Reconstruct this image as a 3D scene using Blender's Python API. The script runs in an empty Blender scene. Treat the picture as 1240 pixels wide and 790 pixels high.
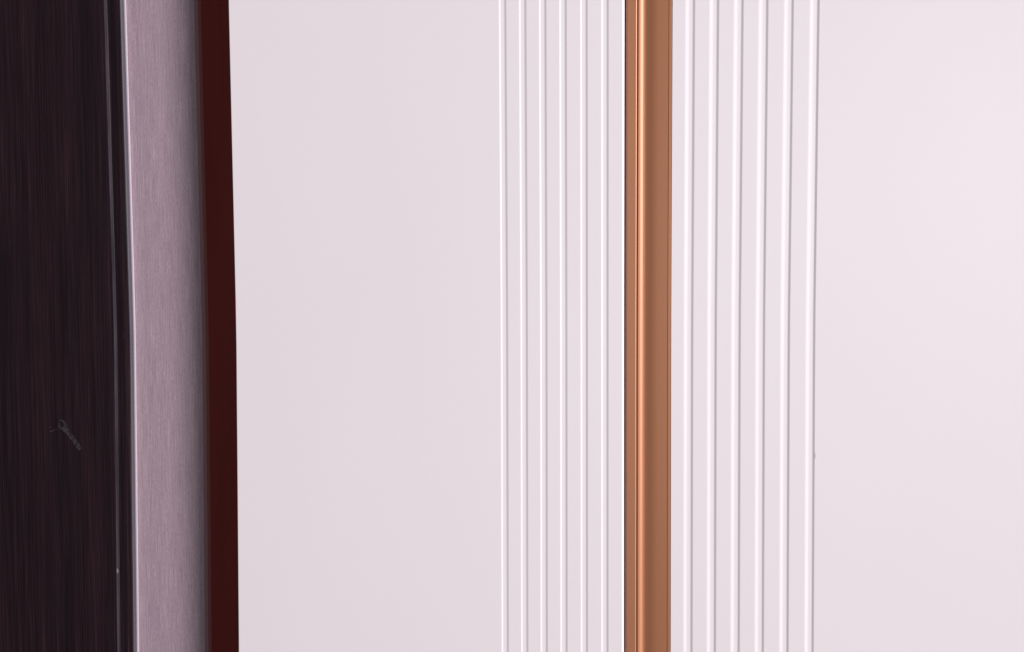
import bpy, math, random
from mathutils import Vector, Matrix, Euler

S = bpy.context.scene
R = math.radians

# ------------------------------------------------------------------ camera
F = 1722.0                                  # focal length in photo pixels (50 mm on 36 mm, 1240 px wide)
W, H = 1240.0, 790.0
YAW, PITCH, ROLL = 28.0, 3.50, -0.22         # camera stands to the right, looks left and slightly down
CAM = Vector((0.0, -1.30, 1.45))
cd = bpy.data.cameras.new('camera')
cam = bpy.data.objects.new('camera', cd)
S.collection.objects.link(cam)
S.camera = cam
cd.sensor_width = 36.0
cd.lens = 36.0 * F / W
cd.clip_start, cd.clip_end = 0.01, 60
MR = Matrix.Rotation(R(YAW), 3, 'Z') @ Matrix.Rotation(R(90 - PITCH), 3, 'X') @ Matrix.Rotation(R(ROLL), 3, 'Z')
cam.matrix_world = Matrix.Translation(CAM) @ MR.to_4x4()

# ------------------------------------------------------------------ dim studio surroundings
w = bpy.data.worlds.new('World')
S.world = w
w.use_nodes = True
w.node_tree.nodes['Background'].inputs[0].default_value = (1.0, 0.74, 0.80, 1)
w.node_tree.nodes['Background'].inputs[1].default_value = 0.05

def area(name, target, azim, elev, dist, sx, sy, power, col):
    """azim: degrees to the right of the wall's normal, elev: degrees up"""
    d = Vector((math.sin(R(azim)) * math.cos(R(elev)), -math.cos(R(azim)) * math.cos(R(elev)), math.sin(R(elev))))
    ld = bpy.data.lights.new(name, 'AREA')
    ld.shape = 'RECTANGLE'
    ld.size, ld.size_y, ld.energy, ld.color = sx, sy, power, col
    o = bpy.data.objects.new(name, ld)
    S.collection.objects.link(o)
    o.location = Vector(target) + d * dist
    o.rotation_euler = d.to_track_quat('Z', 'Y').to_euler()
    return o

area('softbox', (-1.0, 0.05, 1.40), 58.9, 9, 16.0, 2.2, 2.4, 3640, (1.0, 0.965, 0.98))
area('hotspot_lamp', (-0.62, 0.0, 1.60), 0, 0, 3.0, 0.7, 0.7, 11.5, (0.86, 0.97, 1.0))  # added unseen lamp, puts a neutral hot spot on the right door
area('fill_light', (-0.2, 0.0, 1.40), -20, -2, 3.0, 1.7, 1.5, 8, (1.0, 0.985, 1.0))  # added fill lamp out of view, mirrored in the copper

S.view_settings.view_transform = 'Standard'
S.view_settings.look = 'None'
S.view_settings.gamma = 1
S.view_settings.use_curve_mapping = False
S.view_settings.exposure = 0.0

# ------------------------------------------------------------------ pixel -> world on a plane y = const
def at(px, y, py=H / 2):
    d = MR @ Vector((px - W / 2, H / 2 - py, -F))
    t = (y - CAM.y) / d.y
    return CAM + d * t

ZB, ZT = 0.62, 2.14                         # how far the tall pieces are built

def column(px, y, z):
    """x of an upright line that crosses the middle row at px; lens curvature is built in as a bow"""
    p = at(px, y)
    mpp = (at(px + 1, y) - at(px, y)).x
    up = at(px, y, 0).z - p.z
    v = (z - p.z) / up
    v2 = min(v * v, 1.6 * abs(v) - 0.64)    # quadratic near the middle, straight beyond
    return p.x + 0.0041 * (px - 724) * v2 * mpp

# ------------------------------------------------------------------ materials
def mat(name, col, rough=0.5, metal=0.0, coat=0.0, spec=0.5):
    m = bpy.data.materials.new(name)
    m.use_nodes = True
    b = m.node_tree.nodes['Principled BSDF']
    b.inputs['Base Color'].default_value = (*col, 1)
    b.inputs['Roughness'].default_value = rough
    b.inputs['Metallic'].default_value = metal
    b.inputs['Coat Weight'].default_value = coat
    b.inputs['Specular IOR Level'].default_value = spec
    return m, m.node_tree, b

def N(nt, typ, **kw):
    n = nt.nodes.new(typ)
    for k, v in kw.items():
        if k.startswith('_'):
            setattr(n, k[1:], v)
        else:
            n.inputs[k.replace('__', ' ')].default_value = v
    return n

def grain(nt, scale, stretch, detail=4, rough=0.6, offs=0.0):
    tc = N(nt, 'ShaderNodeTexCoord')
    mp = N(nt, 'ShaderNodeMapping')
    mp.inputs['Scale'].default_value = (1, 1, stretch)
    mp.inputs['Location'].default_value = (offs, 0, offs)
    nz = N(nt, 'ShaderNodeTexNoise', Scale=scale, Detail=detail, Roughness=rough)
    nt.links.new(tc.outputs['Object'], mp.inputs[0])
    nt.links.new(mp.outputs[0], nz.inputs['Vector'])
    return nz.outputs['Fac']

def ramp(nt, fac, stops):
    r = N(nt, 'ShaderNodeValToRGB')
    e = r.color_ramp.elements
    while len(e) < len(stops):
        e.new(0.5)
    for i, (p, c) in enumerate(stops):
        e[i].position = p
        e[i].color = (*c, 1)
    nt.links.new(fac, r.inputs[0])
    return r.outputs[0]

def mix(nt, a, b, fac, mode='MIX'):
    m = nt.nodes.new('ShaderNodeMix')
    m.data_type = 'RGBA'
    m.blend_type = mode
    if isinstance(fac, float):
        m.inputs[0].default_value = fac
    else:
        nt.links.new(fac, m.inputs[0])
    for s, i in ((a, 6), (b, 7)):
        if isinstance(s, tuple):
            m.inputs[i].default_value = (*s, 1)
        else:
            nt.links.new(s, m.inputs[i])
    return m.outputs[2]

def bump(nt, b, h, strength, dist):
    n = N(nt, 'ShaderNodeBump', Strength=strength, Distance=dist)
    nt.links.new(h, n.inputs['Height'])
    nt.links.new(n.outputs[0], b.inputs['Normal'])

# satin pinkish-white lacquer with the faintest mottling and orange peel
M_LAC, nt, b = mat('white_lacquer', (0.80, 0.735, 0.765), 0.36, spec=0.45)
g = grain(nt, 3.0, 0.6, 3)
nt.links.new(ramp(nt, g, [(0.3, (0.790, 0.724, 0.757)), (0.7, (0.806, 0.740, 0.766))]), b.inputs['Base Color'])
bump(nt, b, grain(nt, 300, 1.0, 2), 0.03, 0.0004)

# anodised rose-copper aluminium
def copper(name, col, rough, metal):
    m, nt, b = mat(name, col, rough, metal)
    b.inputs['Coat Weight'].default_value = 0.8
    b.inputs['Coat Roughness'].default_value = 0.40
    g = grain(nt, 900, 0.01, 3)
    nt.links.new(mix(nt, tuple(c * 0.95 for c in col), tuple(c * 1.05 for c in col), g), b.inputs['Base Color'])
    bump(nt, b, grain(nt, 1400, 0.9, 2), 0.05, 0.0002)
    return m
M_COP = copper('copper_anodised', (0.47, 0.187, 0.088), 0.50, 0.42)

# near-black brown timber laminate
M_WOOD, nt, b = mat('dark_wood', (0.02, 0.012, 0.012), 0.42, spec=0.3)
g1 = grain(nt, 420, 0.014, 5, 0.75)
g2 = grain(nt, 60, 0.02, 3, 0.6, 3.1)
g3 = grain(nt, 22, 0.06, 2, 0.5, 7.7)
c1 = ramp(nt, g1, [(0.34, (0.0068, 0.0038, 0.0064)), (0.52, (0.0160, 0.0086, 0.0122)), (0.68, (0.038, 0.019, 0.022))])
c2 = ramp(nt, g2, [(0.35, (0.70, 0.66, 0.72)), (0.65, (1.18, 1.05, 1.08))])
c3 = ramp(nt, g3, [(0.3, (0.85, 0.88, 0.9)), (0.7, (1.15, 1.08, 1.02))])
nt.links.new(mix(nt, mix(nt, c1, c2, 1.0, 'MULTIPLY'), c3, 1.0, 'MULTIPLY'), b.inputs['Base Color'])
bump(nt, b, g1, 0.25, 0.0004)
M_EDGE, nt, b = mat('bevel_highlight', (0.075, 0.068, 0.085), 0.75, spec=0.08)  # highlight along the casing bevel, painted in as a paler colour
g = grain(nt, 40, 0.2, 3)
nt.links.new(ramp(nt, g, [(0.35, (0.024, 0.019, 0.026)), (0.65, (0.050, 0.042, 0.054))]), b.inputs['Base Color'])

# mauve wallcovering with brushed vertical fibres
M_MAU, nt, b = mat('mauve_wallcovering', (0.42, 0.33, 0.38), 0.6, spec=0.25)
f1 = grain(nt, 620, 0.035, 5, 0.75)
f2 = grain(nt, 900, 0.22, 3, 0.7, 5.0)
f3 = grain(nt, 90, 0.05, 3, 0.6, 9.0)
a1 = ramp(nt, f1, [(0.30, (0.27, 0.195, 0.235)), (0.5, (0.35, 0.262, 0.305)), (0.70, (0.46, 0.36, 0.405))])
a2 = ramp(nt, f2, [(0.32, (0.80, 0.77, 0.80)), (0.58, (1.05, 1.05, 1.05))])
a3 = ramp(nt, f3, [(0.3, (0.93, 0.94, 0.95)), (0.7, (1.06, 1.05, 1.03))])
nt.links.new(mix(nt, mix(nt, a1, a2, 1.0, 'MULTIPLY'), a3, 1.0, 'MULTIPLY'), b.inputs['Base Color'])
bump(nt, b, f1, 0.35, 0.0006)

M_RED, nt, b = mat('dark_red_board', (0.17, 0.028, 0.020), 0.55, spec=0.2)
g = grain(nt, 60, 0.05, 3)
nt.links.new(ramp(nt, g, [(0.3, (0.132, 0.017, 0.013)), (0.7, (0.152, 0.020, 0.016))]), b.inputs['Base Color'])
M_TRIM, _, _ = mat('pale_metal_trim', (0.62, 0.54, 0.59), 0.4, 0.2)
M_TRIMSIDE, _, _ = mat('slate_trim_side', (0.10, 0.088, 0.118), 0.5)
M_PLUM, _, _ = mat('plum_penumbra', (0.245, 0.130, 0.138), 0.6, spec=0.2)  # shade colours for the painted penumbra steps, this and the next
M_MAROON, _, _ = mat('maroon_penumbra', (0.19, 0.060, 0.060), 0.6, spec=0.2)
M_GAP, _, _ = mat('dark_gap_shade', (0.05, 0.013, 0.016), 0.8, spec=0.1)
M_CORE, _, _ = mat('door_core_board', (0.30, 0.22, 0.17), 0.7)
M_WALL, _, _ = mat('plaster', (0.45, 0.40, 0.41), 0.8)
M_SCUFF, nt, b = mat('chalky_scuff', (0.05, 0.045, 0.05), 0.8, spec=0.1)
g = grain(nt, 500, 0.6, 4, 0.7)
nt.links.new(ramp(nt, g, [(0.36, (0.022, 0.014, 0.018)), (0.64, (0.078, 0.064, 0.074))]), b.inputs['Base Color'])
al = ramp(nt, grain(nt, 260, 0.7, 4, 0.7, 2.2), [(0.40, (0.30, 0.30, 0.30)), (0.60, (0.95, 0.95, 0.95))])
nt.links.new(al, b.inputs['Alpha'])
M_SPECK, _, _ = mat('pale_chip', (0.24, 0.20, 0.21), 0.8)
M_DIRT, _, _ = mat('grey_grime', (0.68, 0.61, 0.625), 0.7)

# ------------------------------------------------------------------ builders
def root(name, label, cat, px, y, group=None):
    o = bpy.data.objects.new(name, None)
    S.collection.objects.link(o)
    p = at(px, y)
    o.location = (p.x, y, ZB)
    o.empty_display_size = 0.1
    o['label'], o['category'] = label, cat
    if group:
        o['group'] = group
    return o

def link(name, me, m, parent):
    me.materials.append(m)
    o = bpy.data.objects.new(name, me)
    S.collection.objects.link(o)
    if parent:
        top = parent
        off = Vector((0, 0, 0))
        while top:
            off += Vector(top.location)
            top = top.parent
        me.transform(Matrix.Translation(-off))
        o.parent = parent
    return o

def sheet(name, prof, m, parent, nz=28, zb=ZB, zt=ZT, caps=False, sharp=40):
    """extrude a profile of (px, y) points upward; corners sharper than `sharp` degrees stay crisp"""
    full = [prof[0]]                        # extra lines close to the ends of every flat keep its shading flat
    for (xa, ya), (xb, yb) in zip(prof, prof[1:]):
        l = abs(xb - xa)
        if l > 2.0:
            for t in (0.25 / l, 1 - 0.25 / l):
                full.append((xa + (xb - xa) * t, ya + (yb - ya) * t))
        full.append((xb, yb))
    prof = full
    vs, fs = [], []
    n = len(prof)
    for k in range(nz + 1):
        z = zb + (zt - zb) * k / nz
        vs += [(column(px, y, z), y, z) for px, y in prof]
    for k in range(nz):
        for i in range(n - 1):
            a = k * n + i
            fs.append((a, a + 1, a + 1 + n, a + n))
    if caps:
        fs.append(tuple(range(n))[::-1])
        fs.append(tuple(nz * n + i for i in range(n)))
    me = bpy.data.meshes.new(name)
    me.from_pydata(vs, [], fs)
    me.polygons.foreach_set('use_smooth', [True] * len(me.polygons))
    me.update()
    me.set_sharp_from_angle(angle=R(sharp))
    return link(name, me, m, parent)

def loop(pts):                              # closed section: repeat the first point
    return pts + [pts[0]]

def rot_box(px0, px1, y0, y1):
    """section of a box square to the wall; the rear corners keep the front corners' x"""
    def same_x(px, ya, yb):
        x = at(px, ya).x
        lo, hi = px - 400, px + 400
        for _ in range(40):
            mid = (lo + hi) / 2
            if at(mid, yb).x < x: lo = mid
            else: hi = mid
        return lo
    return loop([(px0, y0), (px1, y0), (same_x(px1, y0, y1), y1), (same_x(px0, y0, y1), y1)])

def sx(px, ya, yb):
    return rot_box(px, px + 1, ya, yb)[3][0]

def box(name, px0, px1, y0, y1, m, parent, **kw):
    return sheet(name, rot_box(px0, px1, y0, y1), m, parent, caps=True, **kw)

# ------------------------------------------------------------------ the wall behind everything
p0, p1 = at(-260, 0.22).x, at(1700, 0.22).x
me = bpy.data.meshes.new('wall')
me.from_pydata([(p0, 0.16, 0), (p1, 0.16, 0), (p1, 0.16, 2.7), (p0, 0.16, 2.7),
                (p0, 0.28, 0), (p1, 0.28, 0), (p1, 0.28, 2.7), (p0, 0.28, 2.7)], [],
               [(0, 1, 2, 3), (5, 4, 7, 6), (1, 5, 6, 2), (4, 0, 3, 7), (3, 2, 6, 7), (4, 5, 1, 0)])
wall = link('wall', me, M_WALL, None)
wall['kind'] = 'structure'

# ------------------------------------------------------------------ sliding doors
DEP = 0.026                                 # door thickness

def groove_profile(a, b, soft, depth, rise):
    """a rounded channel from px a to px b: long soft left flank, short steep right flank"""
    pts = []
    n = 22
    def ss(t):
        t = min(1, max(0, t))
        return t * t * (3 - 2 * t)
    for i in range(n + 1):
        t = i / n
        u = min(1, max(0, (t - rise) / (0.985 - rise)))
        d = 0.80 * ss(t / soft) + 0.20 * ss((t - 0.3 * soft) / (rise - 0.3 * soft)) - (0.65 * u + 0.35 * ss(u))
        pts.append((a + (b - a) * t, d * depth))
    return pts

def door(name, label, px0, px1, grooves, bevel_l, bevel_r, soft, gd, rise):
    d = root(name, label, 'wardrobe door', (px0 + px1) / 2, 0.0, 'white grooved wardrobe doors')
    back = DEP - 0.002
    # broad plain panel and the narrow bands between the grooves
    edges = [px0] + [v for g in grooves for v in g] + [px1]
    for i in range(0, len(edges), 2):
        a, b_ = edges[i], edges[i + 1]
        prof = [(a, 0), (b_, 0)]
        if i == 0:
            q = sx(a, 0, back)
            prof = [(q, back), (sx(a, 0, bevel_l), bevel_l)] + \
                   [(a + bevel_l * 500 * k, bevel_l * (1 - k) ** 2) for k in (0.3, 0.6, 1.0)] + [(b_, 0)]
        if i == len(edges) - 2:
            q = sx(b_, 0, back)
            prof = [(a, 0)] + [(b_ - bevel_r * 900 * (1 - k), bevel_r * k * k) for k in (0.0, 0.4, 0.7, 1.0)] + \
                   [(sx(b_, 0, bevel_r) + 0.05, bevel_r + 0.0004), (q, back)]
        wide = abs(b_ - a) > 60
        sheet('panel' if wide else 'flute', prof, M_LAC, d)
    for a, b_ in grooves:
        sheet('groove', groove_profile(a, b_, soft, gd, rise), M_LAC, d)
    box('core_board', sx(px0 + 1.5, 0, 0.006), sx(px1 - 1.5, 0, 0.006), 0.006, DEP, M_CORE, d)
    return d

Ls = [612.6, 636.5, 660.3, 684.5, 709.4, 734.5]
Rs = [837.0, 865.6, 894.7, 924.2, 954.4, 985.1]
left_door = door('wardrobe_door', 'white lacquered wardrobe door left of the copper strip, beside the dark red shadow gap',
                 284.6, 754.6, [(v - 6.6, v + 2.7) for v in Ls], 0.0012, 0.0016, 0.26, 0.00070, 0.70)
right_door = door('wardrobe_door', 'white lacquered wardrobe door right of the copper strip, running out of the photo',
                  812.6, 1560, [(v - 9.2, v + 3.1) for v in Rs], 0.0009, 0.0012, 0.42, 0.00086, 0.74)

# grime spot beside the outermost groove of the right door
def blob(name, px, py, y, rx, rz, m, parent, n=14, seed=1, ang=0.0):
    rnd = random.Random(seed)
    c = at(px, y, py)
    mpp = (at(px + 1, y) - at(px, y)).x
    up = at(px, y, py - 1).z - c.z
    pts = []
    for i in range(n):
        t = 2 * math.pi * i / n
        r = rnd.uniform(0.75, 1.15)
        u, v = rx * r * math.cos(t), rz * r * math.sin(t)
        u, v = u * math.cos(ang) - v * math.sin(ang), u * math.sin(ang) + v * math.cos(ang)
        pts.append((c.x + u * mpp, y - 0.0002, c.z - v * up))
    me = bpy.data.meshes.new(name)
    back = [(x, y - 0.00005, z) for x, _, z in pts]
    f = [tuple(range(n))] + [(i, n + i, n + (i + 1) % n, (i + 1) % n) for i in range(n)]
    me.from_pydata(pts + back, [], f)
    return link(name, me, m, parent)
blob('grime_spot', 987.6, 552, 0.0, 1.0, 4.0, M_DIRT, right_door, seed=4)

# ------------------------------------------------------------------ copper pull between the doors (fixed to the right door)
pull = bpy.data.objects.new('handle_profile', None)
S.collection.objects.link(pull)
pull.parent = right_door
hp = at(785, 0).x - right_door.location.x
pull.location = (hp, 0, 0)
pull['label'] = 'copper coloured metal pull strip with a concave finger channel'
sheet('lip', [(sx(757.6, .0006, .022), .022), (757.6, .0016), (758.2, .0008), (759.2, .0004), (769.3, .0004), (769.9, .0006)], M_COP, pull)
sheet('bead', [(769.9, .0006), (770.3, .0008), (770.9, .0014), (771.2, .0024), (771.6, .0025), (772.2, .0010), (772.6, .0002)], M_COP, pull)
# section of the finger channel from its slope: steep bright flank, tight corner, slowly flattening floor
ks = [(772.6, 16), (774, 20), (775.5, 27), (777.6, 28), (779.2, 15), (780.5, 0), (782.5, -12), (787, -14), (792, -8), (796, -4), (804, -3), (808.4, -3)]
ch, yy, xx = [(772.6, 0.0002)], 0.0002, 772.6
while xx < 808.4 - 1e-6:
    st = 0.4 if xx < 782 else 1.1
    nx = min(808.4, xx + st)
    mid = (xx + nx) / 2
    for (xa, sa), (xb, sb) in zip(ks, ks[1:]):
        if xa <= mid <= xb:
            sl = sa + (sb - sa) * (mid - xa) / (xb - xa)
    yy += math.tan(R(sl)) * (at(nx, 0).x - at(xx, 0).x)
    xx = nx
    ch.append((xx, yy))
sheet('channel', ch, M_COP, pull, sharp=75)
sheet('edge_trim', [(sx(808.6, .0, .0100), .0100), (808.6, .0008), (809.0, .0002), (811.9, .0002), (812.3, .0003), (sx(812.3, .0006, .02), .02)], M_COP, pull)
box('backing', sx(760, 0, .014), sx(811, 0, .014), 0.014, 0.022, M_COP, pull)
# dark strip stands in for shade between the left door and the pull
gap_shade = root('door_gap_shade', 'thin dark strip painted as gap shade between the left white door and the copper strip', 'gap_shade', 756, 0.006)
box('gap_shade_strip', sx(752.0, 0, .0066), sx(757.3, 0, .0066) , 0.0050, 0.020, M_GAP, gap_shade)

# ------------------------------------------------------------------ recess: red carcass side, mauve wall, timber casing
YM = 0.095                                  # face of the mauve wallcovering
red = root('cabinet_side', 'dark red cabinet filler board in shade beside the left white door', 'cabinet side', 265, YM)
box('board', 251.5, 345.0, YM - 0.0006, YM + 0.02, M_RED, red)

mau = root('wall_panel', 'mauve brushed wallcovering panel between dark wood casing and red board', 'wall panel', 200, YM)
box('wallcovering', 162.4, 244.0, YM, YM + 0.018, M_MAU, mau)
sheet('penumbra_plum', [(243.4, YM + .003), (243.4, YM - .0002), (244.5, YM - .0004), (247.4, YM - .0005), (248.0, YM - .0001), (248.0, YM + .003)], M_PLUM, mau)  # first painted step of the door's soft shadow edge
sheet('penumbra_maroon', [(247.6, YM + .003), (247.6, YM - .0001), (249.0, YM - .0003), (252.0, YM - .0003), (252.6, YM - .0001), (252.6, YM + .003)], M_MAROON, mau)  # second, redder step of that shadow edge, also put in by colour
sheet('trim_bead', [(159.9, YM - .0036), (160.4, YM - .0040), (161.8, YM - .0036), (162.7, YM - .0024), (163.1, YM - .0004), (163.2, YM + .004)], M_TRIM, mau)

YW = YM - 0.018                             # face of the casing
cas = root('door_casing', 'near-black brown wood door casing with vertical grain and scuffs at far left', 'door casing', 70, YW)
sheet('face_board', [(-70, YW + .03), (-70, YW), (-20, YW), (40, YW), (90, YW), (136.2, YW)], M_WOOD, cas)
sheet('bevel', [(136.2, YW), (137.2, YW + .0004), (138.2, YW + .0014), (139.0, YW + .0028)], M_EDGE, cas, sharp=80)
sheet('fillet', [(139.0, YW + .0028), (140.2, YW + .0040), (143.0, YW + .0040), (146.8, YW + .0036), (149.2, YW + .0030),
                 (151.6, YW + .0034), (155.0, YW + .0038), (156.5, YW + .0050)], M_WOOD, cas, sharp=60)
sheet('edge_band', [(156.5, YW + .0050), (157.2, YW + .0058), (159.9, YM - .0034)], M_TRIMSIDE, cas)
box('backing_board', sx(-70, 0, YM + .004), sx(150, 0, YM + .004), YM + .004, YM + .03, M_WOOD, cas)

# scuff: a small loop with a long smear running down to the right
def ribbon(name, pts, widths, y, m, parent):
    vs, fs = [], []
    n = len(pts)
    for i, (px, py) in enumerate(pts):
        a = pts[max(0, i - 1)]; b = pts[min(n - 1, i + 1)]
        tx, ty = b[0] - a[0], b[1] - a[1]
        l = math.hypot(tx, ty) or 1
        nx, ny = -ty / l, tx / l
        for s in (-0.5, 0.5):
            p = at(px + nx * widths[i] * s, y - 0.0002, py + ny * widths[i] * s)
            vs.append(tuple(p))
    for i in range(n - 1):
        fs.append((2 * i, 2 * i + 1, 2 * i + 3, 2 * i + 2))
    me = bpy.data.meshes.new(name)
    me.from_pydata(vs, [], fs)
    return link(name, me, m, parent)
lp = [(76.5, 520.5), (73.5, 518.8), (71.2, 515.5), (71.6, 510.5), (73.6, 508.6), (76.6, 510.2), (79.0, 513.8), (81.2, 516.8)]
sc = ribbon('scuff', lp, [2.2, 2.8, 2.4, 1.5, 1.5, 2.0, 3.2, 3.4], YW, M_SCUFF, cas)
ribbon('smear', [(76.5, 516.0), (79.4, 520.5), (84.5, 526.5), (90.0, 534.0), (94.5, 540.5), (97.3, 544.6)],
       [3.0, 6.6, 4.8, 5.2, 5.6, 4.2], YW - 0.0001, M_SCUFF, cas)
ribbon('smear', [(59.5, 522.3), (62.0, 522.8), (66.0, 520.8), (71.5, 519.3)], [1.2, 1.6, 1.0, 1.0], YW, M_SCUFF, cas)
blob('chip', 61.2, 517.6, YW, 0.9, 1.1, M_SCUFF, cas, seed=8)
blob('chip', 142.4, 691.5, YW - 0.0002, 1.0, 3.4, M_SPECK, cas, seed=2)
blob('chip', 149.9, 404.6, YW + .0024, 0.9, 0.7, M_SCUFF, cas, seed=5)
blob('chip', 149.7, 408.4, YW + .0024, 0.8, 0.6, M_SCUFF, cas, seed=6)
